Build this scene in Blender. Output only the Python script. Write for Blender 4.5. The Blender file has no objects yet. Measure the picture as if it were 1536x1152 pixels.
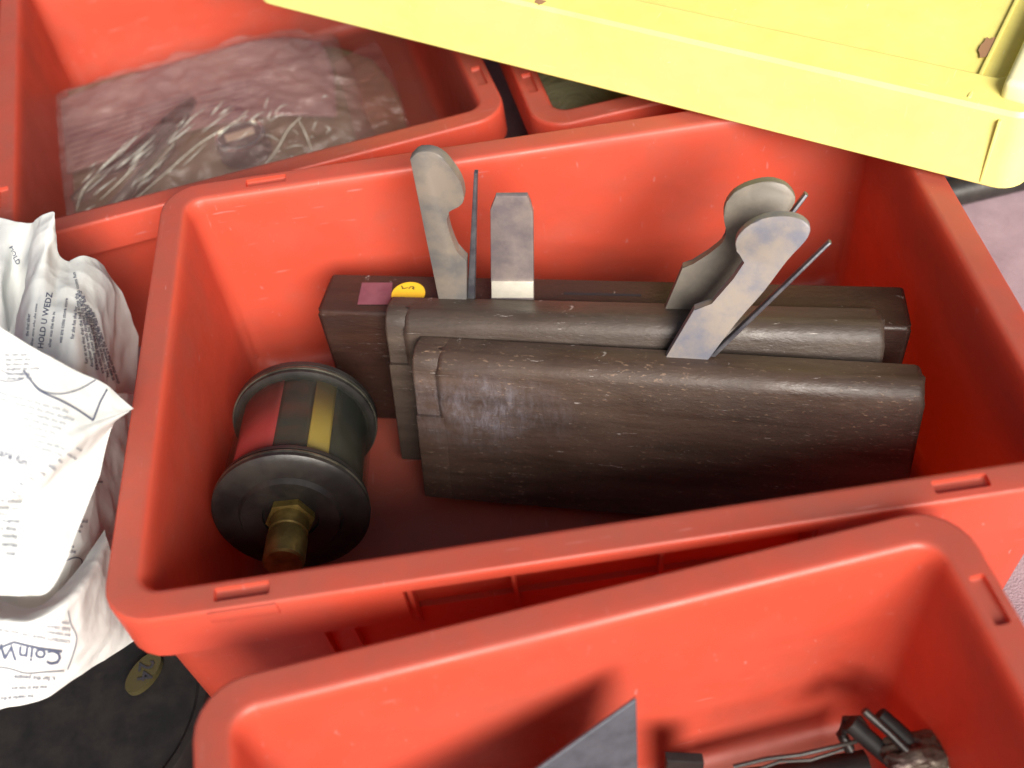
import bpy, bmesh, math, random
from mathutils import Vector, Matrix, noise
from mathutils.bvhtree import BVHTree
from math import radians as R, sin, cos, pi
random.seed(7)
S = bpy.context.scene
COL = S.collection

# ------------------------------------------------------------------ camera
TH = math.atan(1928/1600); PH = R(8.5)
CO = Vector((0, 0, .48))
FW = Vector((0, cos(TH), -sin(TH)))
r0 = Vector((1, 0, 0)); u0 = Vector((0, sin(TH), cos(TH)))
RT = cos(PH)*r0 - sin(PH)*u0
UP = sin(PH)*r0 + cos(PH)*u0
cd = bpy.data.cameras.new('camera'); cam = bpy.data.objects.new('camera', cd); COL.objects.link(cam)
cd.sensor_width = 36; cd.lens = 1600/1536*36; cd.clip_start = .01; cd.clip_end = 50
m = Matrix((RT, UP, -FW)).transposed().to_4x4(); m.translation = CO; cam.matrix_world = m
cd.dof.use_dof = True; cd.dof.focus_distance = .50; cd.dof.aperture_fstop = 6.5
S.camera = cam
S.view_settings.view_transform = 'Standard'; S.view_settings.look = 'None'; S.view_settings.gamma = 1
S.view_settings.exposure = 0.8
# ------------------------------------------------------------------ light
SUN_AZ = R(166)      # clockwise from +y
SUN_EL = R(33)
W = bpy.data.worlds.new("World"); S.world = W; W.use_nodes = True
nt = W.node_tree; nt.nodes.clear()
sk = nt.nodes.new('ShaderNodeTexSky'); sk.sky_type = 'NISHITA'; sk.sun_disc = False
sk.sun_elevation = SUN_EL; sk.sun_rotation = SUN_AZ; sk.dust_density = 7; sk.air_density = .8
bg = nt.nodes.new('ShaderNodeBackground'); bg.inputs[1].default_value = .05
wo = nt.nodes.new('ShaderNodeOutputWorld')
nt.links.new(sk.outputs[0], bg.inputs[0]); nt.links.new(bg.outputs[0], wo.inputs[0])
sl = bpy.data.lights.new('sun', 'SUN'); sl.energy = 4.3; sl.angle = R(34); sl.color = (1, .95, .88)
so = bpy.data.objects.new('sun', sl); COL.objects.link(so)
sd = Vector((sin(SUN_AZ)*cos(SUN_EL), cos(SUN_AZ)*cos(SUN_EL), sin(SUN_EL)))
so.rotation_euler = sd.to_track_quat('Z', 'Y').to_euler(); so.location = sd*2

# ------------------------------------------------------------------ helpers
def ray(u, v): return FW*1600 + RT*(u-768) + UP*(576-v)
def at(u, v, z):
    d = ray(u, v); return CO + d*((z-CO.z)/d.z)
def on(u, v, P, n):
    d = ray(u, v); return CO + d*((P-CO).dot(n)/d.dot(n))
def tag(o, label=None, cat=None, group=None, kind=None):
    if label: o['label'] = label
    if cat: o['category'] = cat
    if group: o['group'] = group
    if kind: o['kind'] = kind
    return o
def empty(name, M=None, loc=None):
    o = bpy.data.objects.new(name, None); COL.objects.link(o); o.empty_display_size = .02
    if M is not None: o.matrix_world = M
    if loc is not None: o.location = loc
    return o
def finish(name, bm, mat, parent=None, smooth=40, world=True):
    """bm in parent-local coordinates"""
    me = bpy.data.meshes.new(name)
    bmesh.ops.recalc_face_normals(bm, faces=bm.faces)
    bm.to_mesh(me); bm.free()
    if mat: me.materials.append(mat)
    if smooth:
        for p in me.polygons: p.use_smooth = True
        me.set_sharp_from_angle(angle=R(smooth))
    o = bpy.data.objects.new(name, me); COL.objects.link(o)
    if parent: o.parent = parent
    return o
def box(bm, lo, hi, bev=0, seg=2, M=None):
    vs = [bm.verts.new((x, y, z)) for x in (lo[0], hi[0]) for y in (lo[1], hi[1]) for z in (lo[2], hi[2])]
    fs = [(0,1,3,2),(4,6,7,5),(0,4,5,1),(2,3,7,6),(0,2,6,4),(1,5,7,3)]
    F = [bm.faces.new([vs[i] for i in f]) for f in fs]
    if bev:
        es = {e for f in F for e in f.edges}
        g = bmesh.ops.bevel(bm, geom=list(es), offset=bev, segments=seg, affect='EDGES', profile=.5)
        vs = list({v for f in g['faces'] for v in f.verts} | {v for v in vs if v.is_valid})
    if M: bmesh.ops.transform(bm, matrix=M, verts=[v for v in vs if v.is_valid])
def prism(bm, pts, a, b, bev=0, M=None):
    """pts 2D polygon (x,z), extruded from y=a to y=b"""
    A = [bm.verts.new((p[0], a, p[1])) for p in pts]; B = [bm.verts.new((p[0], b, p[1])) for p in pts]
    n = len(pts); F = [bm.faces.new(A), bm.faces.new(B[::-1])]
    for i in range(n): bm.faces.new((A[i], B[i], B[(i+1) % n], A[(i+1) % n]))
    vs = A+B
    if bev:
        es = [e for f in F for e in f.edges]
        g = bmesh.ops.bevel(bm, geom=es, offset=bev, segments=2, affect='EDGES', profile=.5)
    if M: bmesh.ops.transform(bm, matrix=M, verts=bm.verts)
def lathe(bm, prof, n=48, M=None, cap=True):
    rings = []
    for (r, z) in prof:
        if r < 1e-6: rings.append([bm.verts.new((0, 0, z))])
        else: rings.append([bm.verts.new((r*cos(2*pi*i/n), r*sin(2*pi*i/n), z)) for i in range(n)])
    for a, b in zip(rings, rings[1:]):
        for i in range(n):
            j = (i+1) % n
            if len(a) == 1 and len(b) == 1: continue
            if len(a) == 1: bm.faces.new((a[0], b[j], b[i]))
            elif len(b) == 1: bm.faces.new((a[i], a[j], b[0]))
            else: bm.faces.new((a[i], a[j], b[j], b[i]))
    if M: bmesh.ops.transform(bm, matrix=M, verts=[v for r in rings for v in r])
def tube(bm, pts, r, n=8, taper=None):
    rings = []
    for i, p in enumerate(pts):
        p = Vector(p); t = (Vector(pts[min(i+1, len(pts)-1)]) - Vector(pts[max(i-1, 0)])).normalized()
        s = t.cross(Vector((.31, .2, .93))).normalized(); q = s.cross(t)
        rr = r if taper is None else r*taper[i]
        rings.append([bm.verts.new(p + rr*(cos(2*pi*k/n)*s + sin(2*pi*k/n)*q)) for k in range(n)])
    for a, b in zip(rings, rings[1:]):
        for k in range(n): bm.faces.new((a[k], a[(k+1) % n], b[(k+1) % n], b[k]))
    bm.faces.new(rings[0][::-1]); bm.faces.new(rings[-1])

# ------------------------------------------------------------------ materials
def mat(name, base, rough=.5, metal=0, spec=.5):
    m = bpy.data.materials.new(name); m.use_nodes = True
    b = m.node_tree.nodes['Principled BSDF']
    b.inputs['Base Color'].default_value = (*base, 1); b.inputs['Roughness'].default_value = rough
    b.inputs['Metallic'].default_value = metal; b.inputs['Specular IOR Level'].default_value = spec
    return m, m.node_tree, b
def N(t, ty, **k):
    n = t.nodes.new(ty)
    for a, v in k.items(): setattr(n, a, v)
    return n
def noise_tex(t, scale, detail=4, rough=.55, stretch=None, coord='Object', dist=0):
    tc = N(t, 'ShaderNodeTexCoord'); mp = N(t, 'ShaderNodeMapping')
    t.links.new(tc.outputs[coord], mp.inputs[0])
    if stretch: mp.inputs['Scale'].default_value = stretch
    n = N(t, 'ShaderNodeTexNoise'); n.inputs['Scale'].default_value = scale
    n.inputs['Detail'].default_value = detail; n.inputs['Roughness'].default_value = rough
    n.inputs['Distortion'].default_value = dist
    t.links.new(mp.outputs[0], n.inputs[0]); return n
def ramp(t, src, stops):
    r = N(t, 'ShaderNodeValToRGB'); e = r.color_ramp.elements
    while len(e) < len(stops): e.new(.5)
    for i, (p, c) in enumerate(stops):
        e[i].position = p; e[i].color = (*c, 1) if len(c) == 3 else c
    t.links.new(src, r.inputs[0]); return r
def mix(t, fac, a, b, mode='MIX'):
    n = N(t, 'ShaderNodeMix', data_type='RGBA', blend_type=mode)
    for s, v in ((0, fac), (6, a), (7, b)):
        if isinstance(v, (int, float)): n.inputs[s].default_value = v
        elif isinstance(v, tuple): n.inputs[s].default_value = (*v, 1)
        else: t.links.new(v, n.inputs[s])
    return n.outputs[2]
def bump(t, b, src, dist, strength=1):
    n = N(t, 'ShaderNodeBump'); n.inputs['Distance'].default_value = dist; n.inputs['Strength'].default_value = strength
    t.links.new(src, n.inputs['Height']); t.links.new(n.outputs[0], b.inputs['Normal'])
K0 = (0, 0, 0); K1 = (1, 1, 1)

def plastic(name, base, trans, dust, amount=.22, rough=.4, dustamt=.5):
    m, t, b = mat(name, base, rough)
    n1 = noise_tex(t, 22, 6, .65); r1 = ramp(t, n1.outputs[0], ((.45, K0), (.8, (dustamt,)*3)))
    c = mix(t, r1.outputs[0], base, dust)
    ge = N(t, 'ShaderNodeNewGeometry'); sp = N(t, 'ShaderNodeSeparateXYZ'); t.links.new(ge.outputs['Normal'], sp.inputs[0])
    nu_ = noise_tex(t, 55, 6, .7); ru = ramp(t, nu_.outputs[0], ((.25, (.35,)*3), (.75, (.8,)*3)))
    up = ramp(t, sp.outputs[2], ((.75, K0), (.97, K1)))
    c = mix(t, mix(t, 1.0, ru.outputs[0], up.outputs[0], 'MULTIPLY'), c, dust)
    nw = noise_tex(t, 9, 5, .7, (1, 1, 2), dist=1.5); rw_ = ramp(t, nw.outputs[0], ((.5, K0), (.75, (.3,)*3)))
    c = mix(t, rw_.outputs[0], c, tuple(x*.55 for x in base))
    sc1 = noise_tex(t, 38, 2, .5, (1, 14, 14), dist=.25); rs1 = ramp(t, sc1.outputs[0], ((.725, K0), (.745, (.45,)*3)))
    sc2 = noise_tex(t, 34, 2, .5, (13, 2, 5), dist=.3); rs2 = ramp(t, sc2.outputs[0], ((.73, K0), (.75, (.45,)*3)))
    c = mix(t, rs1.outputs[0], c, tuple(min(1, x*.6+.22) for x in base)); c = mix(t, rs2.outputs[0], c, tuple(min(1, x*.6+.22) for x in base))
    # fine scratches and specks
    n2 = noise_tex(t, 60, 3, .6, (9, .8, 1), dist=.6); r2 = ramp(t, n2.outputs[0], ((.70, K0), (.76, (.35,)*3)))
    c = mix(t, r2.outputs[0], c, tuple(min(1, x*.5+.3) for x in base))
    n3 = noise_tex(t, 420, 2, .5); r3 = ramp(t, n3.outputs[0], ((.775, K0), (.80, (.45,)*3)))
    c = mix(t, r3.outputs[0], c, (.75, .6, .55))
    t.links.new(c, b.inputs['Base Color'])
    rr = ramp(t, n1.outputs[0], ((.3, (rough-.08,)*3), (.75, (rough+.2,)*3))); t.links.new(rr.outputs[0], b.inputs['Roughness'])
    n4 = noise_tex(t, 30, 3, .5); bump(t, b, n4.outputs[0], .0009, .5)
    tr = N(t, 'ShaderNodeBsdfTranslucent'); tr.inputs[0].default_value = (*trans, 1)
    ms = N(t, 'ShaderNodeMixShader'); ms.inputs[0].default_value = amount
    out = [n for n in t.nodes if n.type == 'OUTPUT_MATERIAL'][0]
    t.links.new(b.outputs[0], ms.inputs[1]); t.links.new(tr.outputs[0], ms.inputs[2]); t.links.new(ms.outputs[0], out.inputs[0])
    return m
M_RED = plastic('red_plastic', (.56, .084, .047), (1, .19, .04), (.27, .10, .075), .32)
M_YEL = plastic('yellow_plastic', (.91, .86, .29), (.9, .8, .1), (.70, .58, .14), .15, .38, .45)
M_YEP = plastic('overexposed_yellow_plastic', (.9, .86, .45), (.9, .85, .4), (.85, .8, .5), .1, .4, .3)  # paler copy of the yellow, overexposure put into the colour

def wood(name, dark, light, fleck, fl=1.0, rough=.36, ax=(1, 8, 8), patch=None):
    m, t, b = mat(name, dark, rough, spec=.55)
    g = noise_tex(t, 14, 6, .65, ax, dist=.4); r = ramp(t, g.outputs[0], ((.3, dark), (.72, light)))
    f = noise_tex(t, 260, 3, .6, (1, 2.4, 2.4)); rf = ramp(t, f.outputs[0], ((.60, K0), (.72, (.42*fl,)*3)))
    big = noise_tex(t, 26, 4, .6); rb = ramp(t, big.outputs[0], ((.4, K0), (.62, K1)))
    ff = mix(t, 1.0, rf.outputs[0], rb.outputs[0], 'MULTIPLY')
    c = mix(t, ff, r.outputs[0], fleck)
    s = noise_tex(t, 70, 4, .7, (1, 1, 12), dist=1.2); rs = ramp(t, s.outputs[0], ((.66, K0), (.72, (.6,)*3)))
    c = mix(t, rs.outputs[0], c, (.42, .38, .36))
    d = noise_tex(t, 40, 3); rd = ramp(t, d.outputs[0], ((.55, K0), (.8, (.35,)*3)))
    c = mix(t, rd.outputs[0], c, tuple(x*.35 for x in dark))
    if patch:
        tc = N(t, 'ShaderNodeTexCoord'); vd = N(t, 'ShaderNodeVectorMath', operation='SUBTRACT'); vd.inputs[1].default_value = patch
        t.links.new(tc.outputs['Object'], vd.inputs[0]); vm = N(t, 'ShaderNodeVectorMath', operation='MULTIPLY'); vm.inputs[1].default_value = (.55, 0, 1); t.links.new(vd.outputs[0], vm.inputs[0])
        vl = N(t, 'ShaderNodeVectorMath', operation='LENGTH'); t.links.new(vm.outputs[0], vl.inputs[0])
        rp = ramp(t, vl.outputs['Value'], ((.002, K1), (.028, K0)))
        p1 = noise_tex(t, 120, 6, .75, (2.2, 1, .8), dist=1.2); r1 = ramp(t, p1.outputs[0], ((.42, (.10,)*3), (.72, (.55,)*3)))
        p2 = noise_tex(t, 60, 3, .6); r2 = ramp(t, p2.outputs[0], ((.35, (.15,)*3), (.6, K1)))
        c = mix(t, mix(t, 1.0, mix(t, 1.0, r1.outputs[0], r2.outputs[0], 'MULTIPLY'), rp.outputs[0], 'MULTIPLY'), c, (.33, .33, .40))
    t.links.new(c, b.inputs['Base Color'])
    rr = ramp(t, big.outputs[0], ((.3, (rough-.06,)*3), (.7, (rough+.2,)*3))); t.links.new(rr.outputs[0], b.inputs['Roughness'])
    bump(t, b, f.outputs[0], .0004, .6)
    return m
M_WOODF = wood('worn_dark_beech', (.034, .020, .014), (.082, .052, .038), (.30, .20, .13), 1.5, .42, patch=(.034, 0, -.030))
M_WOODM = wood('greyed_dark_beech', (.030, .020, .015), (.066, .047, .036), (.18, .14, .11), .4, .42)
M_WOODB = wood('brown_beech', (.020, .009, .007), (.040, .018, .012), (.16, .08, .05), .4, .4)
def metalish(name, a, c2, rough, metal, sc=60):
    m, t, b = mat(name, a, rough, metal)
    n = noise_tex(t, sc, 5, .65); r = ramp(t, n.outputs[0], ((.38, a), (.62, c2))); t.links.new(r.outputs[0], b.inputs['Base Color'])
    n2 = noise_tex(t, sc*4, 3); bump(t, b, n2.outputs[0], .0002, .6)
    if name == 'black_cast_iron': b.inputs['Specular IOR Level'].default_value = .2
    return m
M_WEDGE = metalish('grey_worn_wedge', (.115, .112, .11), (.20, .17, .14), .5, .15, 45)
M_WEDG2 = metalish('pale_worn_wedge', (.16, .165, .20), (.27, .235, .205), .45, .15, 55)
M_WEDG3 = metalish('tarnished_wedge', (.14, .125, .105), (.22, .19, .15), .5, .15, 35)
M_IRON = metalish('blued_iron', (.10, .10, .12), (.2, .2, .22), .38, .7, 90)
M_NICK = metalish('pinkish_steel', (.18, .155, .165), (.28, .235, .22), .42, .4, 60)
M_STEEL = metalish('bright_edge_steel', (.62, .6, .52), (.75, .72, .62), .35, .5, 60)
M_BLADE = metalish('blue_grey_steel', (.07, .078, .095), (.11, .12, .145), .45, .5, 70)
M_BRASS = metalish('dull_brass', (.12, .085, .022), (.28, .21, .06), .48, .6, 60)
M_DARKM = metalish('dark_patina_metal', (.012, .011, .011), (.028, .025, .022), .40, .15, 60)
M_RIMM = metalish('worn_nickel_rim', (.07, .07, .055), (.2, .19, .15), .3, .7, 60)
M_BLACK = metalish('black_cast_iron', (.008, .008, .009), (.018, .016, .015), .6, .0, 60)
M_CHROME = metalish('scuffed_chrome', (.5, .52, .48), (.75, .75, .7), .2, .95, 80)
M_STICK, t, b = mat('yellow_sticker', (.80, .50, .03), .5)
M_STICKD, t, b = mat('shaded_yellow_sticker', (.034, .027, .005), .7)  # yellow drum sticker, its shade painted in as a dark colour
M_INK, t, b = mat('black_ink', (.015, .015, .02), .6)
M_PRINT, t, b = mat('newsprint_ink', (.07, .085, .14), .8)
M_PRINTG, t, b = mat('pale_newsprint_ink', (.33, .37, .42), .85)
M_TAPE = metalish('pink_tape', (.13, .035, .055), (.18, .06, .08), .6, 0, 50)

def paper_mat(name, col, back):
    m, t, b = mat(name, col, .75, spec=.3)
    n = noise_tex(t, 30, 5, .6); r = ramp(t, n.outputs[0], ((.3, tuple(x*.93 for x in col)), (.7, col)))
    t.links.new(r.outputs[0], b.inputs['Base Color'])
    n2 = noise_tex(t, 55, 4, .6, dist=.5); bump(t, b, n2.outputs[0], .0012, .5)
    tr = N(t, 'ShaderNodeBsdfTranslucent'); tr.inputs[0].default_value = (*back, 1)
    ms = N(t, 'ShaderNodeMixShader'); ms.inputs[0].default_value = .25
    out = [n for n in t.nodes if n.type == 'OUTPUT_MATERIAL'][0]
    t.links.new(b.outputs[0], ms.inputs[1]); t.links.new(tr.outputs[0], ms.inputs[2]); t.links.new(ms.outputs[0], out.inputs[0])
    return m
M_PAPER = paper_mat('newsprint', (.86, .89, .88), (.8, .78, .68))
M_BROWN = paper_mat('brown_paper', (.20, .145, .08), (.4, .3, .15))
M_CARD, t, b = mat('mauve_card', (.2, .08, .09), .6)
n = noise_tex(t, 30, 4); r = ramp(t, n.outputs[0], ((.3, (.17, .075, .085)), (.7, (.26, .14, .13)))); t.links.new(r.outputs[0], b.inputs['Base Color'])
M_CARDL, t, b = mat('dark_mauve_stripe', (.10, .03, .05), .6)
def bag_mat(name, tint, fac):
    m, t, b = mat(name, tint, .16, spec=.9)
    n = noise_tex(t, 34, 5, .6, (1, 2.2, 1), dist=1.6); bump(t, b, n.outputs[0], .005, .7)
    tp = N(t, 'ShaderNodeBsdfTransparent'); tp.inputs[0].default_value = (.97, .97, .94, 1)
    ms = N(t, 'ShaderNodeMixShader'); ms.inputs[0].default_value = fac
    out = [n for n in t.nodes if n.type == 'OUTPUT_MATERIAL'][0]
    t.links.new(tp.outputs[0], ms.inputs[1]); t.links.new(b.outputs[0], ms.inputs[2]); t.links.new(ms.outputs[0], out.inputs[0])
    return m
M_GLASS = bag_mat('oiler_glass', (.05, .06, .05), .16)
M_BAG = bag_mat('clear_bag_film', (.31, .20, .19), .34)
M_BAG2 = bag_mat('dusty_bag_film', (.26, .10, .09), .4)

# ------------------------------------------------------------------ table
bm = bmesh.new(); bmesh.ops.create_grid(bm, x_segments=2, y_segments=2, size=1.5)
m, t, b = mat('mauve_table_cloth', (.30, .21, .24), .8)
n = noise_tex(t, 40, 6, .7); r = ramp(t, n.outputs[0], ((.3, (.24, .165, .19)), (.7, (.36, .26, .29)))); t.links.new(r.outputs[0], b.inputs['Base Color'])
w = noise_tex(t, 900, 2); bump(t, b, w.outputs[0], .0006, .8)
o = finish('table_top', bm, m, smooth=0); o.location = (0, .5, 0)
tag(o, kind='structure')

# ------------------------------------------------------------------ bins
def rrect(w, d, r, z, n=7):
    P = []
    for cx, cy, a in ((w-r, d-r, 0), (-w+r, d-r, 90), (-w+r, -d+r, 180), (w-r, -d+r, 270)):
        for i in range(n):
            q = R(a+90*i/(n-1)); P.append((cx+r*cos(q), cy+r*sin(q), z))
    return P
def make_bin(root, w, d, h, slots, cut=True, ribs=(), material=None, skirt=.027, tp=.012, wo=.0024):
    """w,d half sizes of rim; origin at base centre."""
    material = material or M_RED
    rw = .0135
    def off(o, z, r): return rrect(w-o, d-o, max(r, .003), z)
    R0 = .019
    rings = [off(rw+tp-wo+.003, .0, R0-rw+.009), off(rw+tp-wo+.0002, .003, R0-rw+.010), off(rw-wo, h-.004, R0-rw+.006),
             off(.0030, h-.0035, R0-.003), off(.0022, h-skirt, R0-.002), off(-.0006, h-skirt, R0),
             off(-.0006, h-skirt+.001, R0), off(-.0005, h-skirt+.0016, R0), off(.0001, h-.0022, R0), off(.0002, h-.0015, R0), off(.0007, h-.0004, R0), off(.0014, h, R0-.001), off(.0020, h, R0-.001), off(rw-.0028, h, R0-rw+.005),
             off(rw-.0022, h, R0-rw+.005), off(rw-.0008, h-.0005, R0-rw+.004), off(rw+.0003, h-.002, R0-rw+.003),
             off(rw+.0009, h-.005, R0-rw+.003), off(rw+.0013, h-.009, R0-rw+.003), off(rw+tp*.5, h*.5, R0-rw+.004),
             off(rw+tp-.001, .013, R0-rw+.005), off(rw+tp+.002, .007, R0-rw+.006), off(rw+tp+.007, .0042, R0-rw+.004)]
    bm = bmesh.new(); V = [[bm.verts.new(p) for p in r_] for r_ in rings]; n = len(V[0])
    for a, b_ in zip(V, V[1:]):
        for i in range(n): bm.faces.new((a[i], a[(i+1) % n], b_[(i+1) % n], b_[i]))
    bm.faces.new(V[0][::-1]); bm.faces.new(V[-1])
    # gentle moulding waviness
    body = finish('shell', bm, material, root, 38)
    cb = bmesh.new()
    for (x, y, lx, ly) in slots:
        box(cb, (x-lx/2, y-ly/2, h-.0026), (x+lx/2, y+ly/2, h+.01), .0009, 2)
    if cut:
        for s in (-1, 1):
            a, b_ = sorted((s*(d+.004), s*(d-.0102)))
            box(cb, (-.078*w/.19, a, h-skirt-.006), (.078*w/.19, b_, h-.006), .0)
    if len(cb.verts):
        co = finish('cutter', cb, None, None, 0); co.parent = root
        md = body.modifiers.new('b', 'BOOLEAN'); md.operation = 'DIFFERENCE'; md.object = co; md.solver = 'EXACT'
        bpy.context.view_layer.update()
        dg = bpy.context.evaluated_depsgraph_get()
        me = bpy.data.meshes.new_from_object(body.evaluated_get(dg))
        body.modifiers.clear(); body.data = me
        if not me.materials: me.materials.append(material)
        bpy.data.objects.remove(co)
    # fine bevel feel
    for (x, side, top, bot, thick) in ribs:
        rb = bmesh.new(); y0 = side*(d-.0022); y1 = side*(d-rw+wo-.0012); yb = side*(d-rw-tp*(h-bot)/h+wo-.0012)
        a, c = sorted((y0, y1))
        zt = h-.005 if top else h-skirt-.0003
        P = [(y0, zt), (y1, zt), (yb, bot), (y0, zt-.024 if top else zt-.002)]
        A = [rb.verts.new((x-thick/2, p[0], p[1])) for p in P]; B = [rb.verts.new((x+thick/2, p[0], p[1])) for p in P]
        rb.faces.new(A); rb.faces.new(B[::-1])
        for i in range(4): rb.faces.new((A[i], B[i], B[(i+1) % 4], A[(i+1) % 4]))
        finish('rib', rb, material, root, 0)
    return body
GB = 'red plastic storage bins on the table'
def place(name, cx, cy, cz, rot):
    return empty(name, Matrix.Translation((cx, cy, cz)) @ Matrix.Rotation(rot, 4, 'Z'))
# main bin
HM = .135
bx0, bx1, by0, by1 = -.1645, .2175, .1995, .452
mcx, mcy = (bx0+bx1)/2, (by0+by1)/2; mw, md_ = (bx1-bx0)/2, (by1-by0)/2
mainb = place('storage_bin', mcx, mcy, 0, 0)
sx = mw-.0535; sy = md_-.0065
slots = [(-sx, -sy+.0005, .021, .0058), (sx-.004, -sy+.0005, .021, .0058), (-sx+.001, sy, .021, .0058), (sx, sy, .021, .0058)]
xr = [at(668, 880, .12).x-mcx, at(770, 865, .12).x-mcx, at(1165, 800, .12).x-mcx]
make_bin(mainb, mw, md_, HM, slots, True, tp=.0005, wo=.0062, ribs=[(-.0765, -1, 1, .085, .0016), (xr[1], -1, 1, .07, .0016), (.0765, -1, 1, .085, .0016), (xr[0]*0+.02, -1, 1, .07, .0016),
         (-.115, -1, 0, .02, .0016), (-.103, -1, 0, .02, .0016), (.115, -1, 0, .02, .0016), (-.0765, 1, 1, .085, .0016), (.0765, 1, 1, .085, .0016)])
tag(mainb, 'large open red plastic bin in the middle holding the wooden planes and glass oiler', 'storage bin', GB)
# front lug bump beside the slot
lb = bmesh.new()
box(lb, (-sx-.013, -md_-.0007, HM-.0075), (-sx+.013, -md_+.002, HM-.0006), .0005, 2)
finish('rim_lug', lb, M_RED, mainb, 40)

def bin_from_corner(C, ang, w, d, z, **k):
    """C = world xy of front-right (or named) corner, ang = yaw; k: which corner sx,sy signs"""
    sxn, syn = k.pop('corner')
    ux = Vector((cos(ang), sin(ang))); uy = Vector((-sin(ang), cos(ang)))
    c = Vector(C) - ux*sxn*w - uy*syn*d
    return c
# rear-left bin (short side towards the camera)
hl = .112
C = at(766, 171, hl)
c = bin_from_corner((C.x, C.y), R(9.9), .1465, .158, 0, corner=(1, -1))
rl = place('storage_bin', c.x, c.y, 0, R(9.9))
make_bin(rl, .1465, .158, hl, [(.1465-.0068, -.158+.043, .0058, .019), (-.1465+.0068, -.158+.043, .0058, .019)], False,
         [(-.118, -1, 1, .07, .0016), (-.04, -1, 1, .07, .0016), (.05, -1, 1, .07, .0016), (.112, -1, 1, .07, .0016)], skirt=.02, tp=.001)
tag(rl, 'red plastic bin at the back left holding clear plastic bags', 'storage bin', GB)
RL = rl.matrix_world.copy()
# rear-right bin
hr = .120
C2 = at(806, 196, hr)
c = bin_from_corner((C2.x, C2.y), R(7.0), .1355, .19, 0, corner=(-1, -1))
rr = place('storage_bin', c.x, c.y, 0, R(7.0))
make_bin(rr, .1355, .19, hr, [(-.1355+.0068, -.19+.044, .0058, .019)], False, [(-.05, -1, 1, .07, .0016), (.04, -1, 1, .07, .0016)], skirt=.02)
tag(rr, 'red plastic bin at the back mostly hidden under the yellow tray', 'storage bin', GB)
# bin at far left edge
C3 = at(-4, 150, hr)
c = bin_from_corner((C3.x-.012, C3.y), R(9), .1355, .19, 0, corner=(1, 0))
fl = place('storage_bin', c.x, c.y, 0, R(9))
make_bin(fl, .1355, .19, hr, [], False, skirt=.02)
tag(fl, 'red plastic bin barely seen at the left edge beside the bagged parts bin', 'storage bin', GB)
# front bin
hf = .142
pa = at(385, 1003, hf); pb = at(1400, 757, hf)
dirx = (pb-pa).normalized(); angf = math.atan2(dirx.y, dirx.x)
D4 = at(288, 1040, hf)
# corner positions from the intersection of the back edge and the side edges
def isect(p, q, r_, s):
    p, q, r_, s = [Vector((x.x, x.y)) for x in (p, q, r_, s)]
    a = q-p; b_ = s-r_; w_ = r_-p; k = (w_.x*b_.y-w_.y*b_.x)/(a.x*b_.y-a.y*b_.x); return p+a*k
CR = isect(pa, pb, at(1455, 800, hf), at(1536, 965, hf)); CL = isect(pa, pb, at(288, 1100, hf), at(290, 1152, hf))
wf = (CR-CL).length/2
ux = (CR-CL).normalized(); uy = Vector((-ux.y, ux.x)); df = .17
c = (CR+CL)/2 - uy*df - uy*.0005
fb = place('storage_bin', c.x, c.y, 0, math.atan2(ux.y, ux.x))
make_bin(fb, wf, df, hf, [(wf-.0068, df-.039, .0056, .019)], False, tp=.006)
tag(fb, 'open red plastic bin nearest the camera holding steel scraps', 'storage bin', GB)
FB = fb.matrix_world.copy()

# ------------------------------------------------------------------ yellow tray
zy = .139
pL = at(385, 8, zy); pM = at(640, 66, zy); pR = at(1500, 284, zy)
dy = Vector((pR.x-pM.x, pR.y-pM.y)).normalized(); ay = math.atan2(dy.y, dy.x)
uy2 = Vector((-dy.y, dy.x))
Lx = (Vector((pR.x, pR.y))-Vector((pL.x, pL.y))).length + .012
yw, yd = Lx/2, .14
c = Vector((pR.x, pR.y)) + dy*.008 - dy*yw + uy2*yd
yt = place('plastic_tray', c.x, c.y, zy, ay)
bm = bmesh.new()
st = .040
rings = [rrect(yw-.004, yd-.004, .010, .0008), rrect(yw, yd, .012, 0), rrect(yw+.0008, yd+.0008, .0125, .001), rrect(yw-.001, yd-.001, .012, st-.002), rrect(yw-.0025, yd-.0025, .011, st),
         rrect(yw-.019, yd-.019, .007, st+.003), rrect(yw-.0205, yd-.0205, .006, st+.0022), rrect(yw-.0215, yd-.0215, .006, st-.001), rrect(yw-.0225, yd-.0225, .006, st-.0005)]
V = [[bm.verts.new(p) for p in r_] for r_ in rings]; n = len(V[0])
for a, b_ in zip(V, V[1:]):
    for i in range(n): bm.faces.new((a[i], a[(i+1) % n], b_[(i+1) % n], b_[i]))
bm.faces.new(V[0][::-1]); bm.faces.new(V[-1])
finish('tray_body', bm, M_YEL, yt, 32)
def ytl(u, v, z):  # pixel -> tray local xy
    P = yt.matrix_world.inverted() @ at(u, v, zy+z); return P
bpy.context.view_layer.update()
P1 = ytl(1512, 150, st+.004); 
bm = bmesh.new(); box(bm, (P1.x-.004, P1.y+.004, st-.001), (yw-.008, yd-.03, st+.010), .003, 3)
finish('overexposed_end', bm, M_YEP, yt, 40)  # raised block for the tray's overexposed end, brightness painted by paler plastic
bm = bmesh.new(); P2 = ytl(1453, 148, st); box(bm, (P2.x-.0008, P2.y, st-.001), (P2.x+.0008, yd-.03, st+.0012), .0005, 2)
finish('seam_ridge', bm, M_YEL, yt, 40)
bm = bmesh.new(); P2 = ytl(1480, 235, st*.6); box(bm, (P2.x-.0007, -yd-.0011, .002), (P2.x+.0007, -yd+.002, st-.004), .0004, 2)
finish('seam_ridge', bm, M_YEL, yt, 40)
m, t, b = mat('rusty_brown_mark', (.33, .18, .09), .6)
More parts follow.
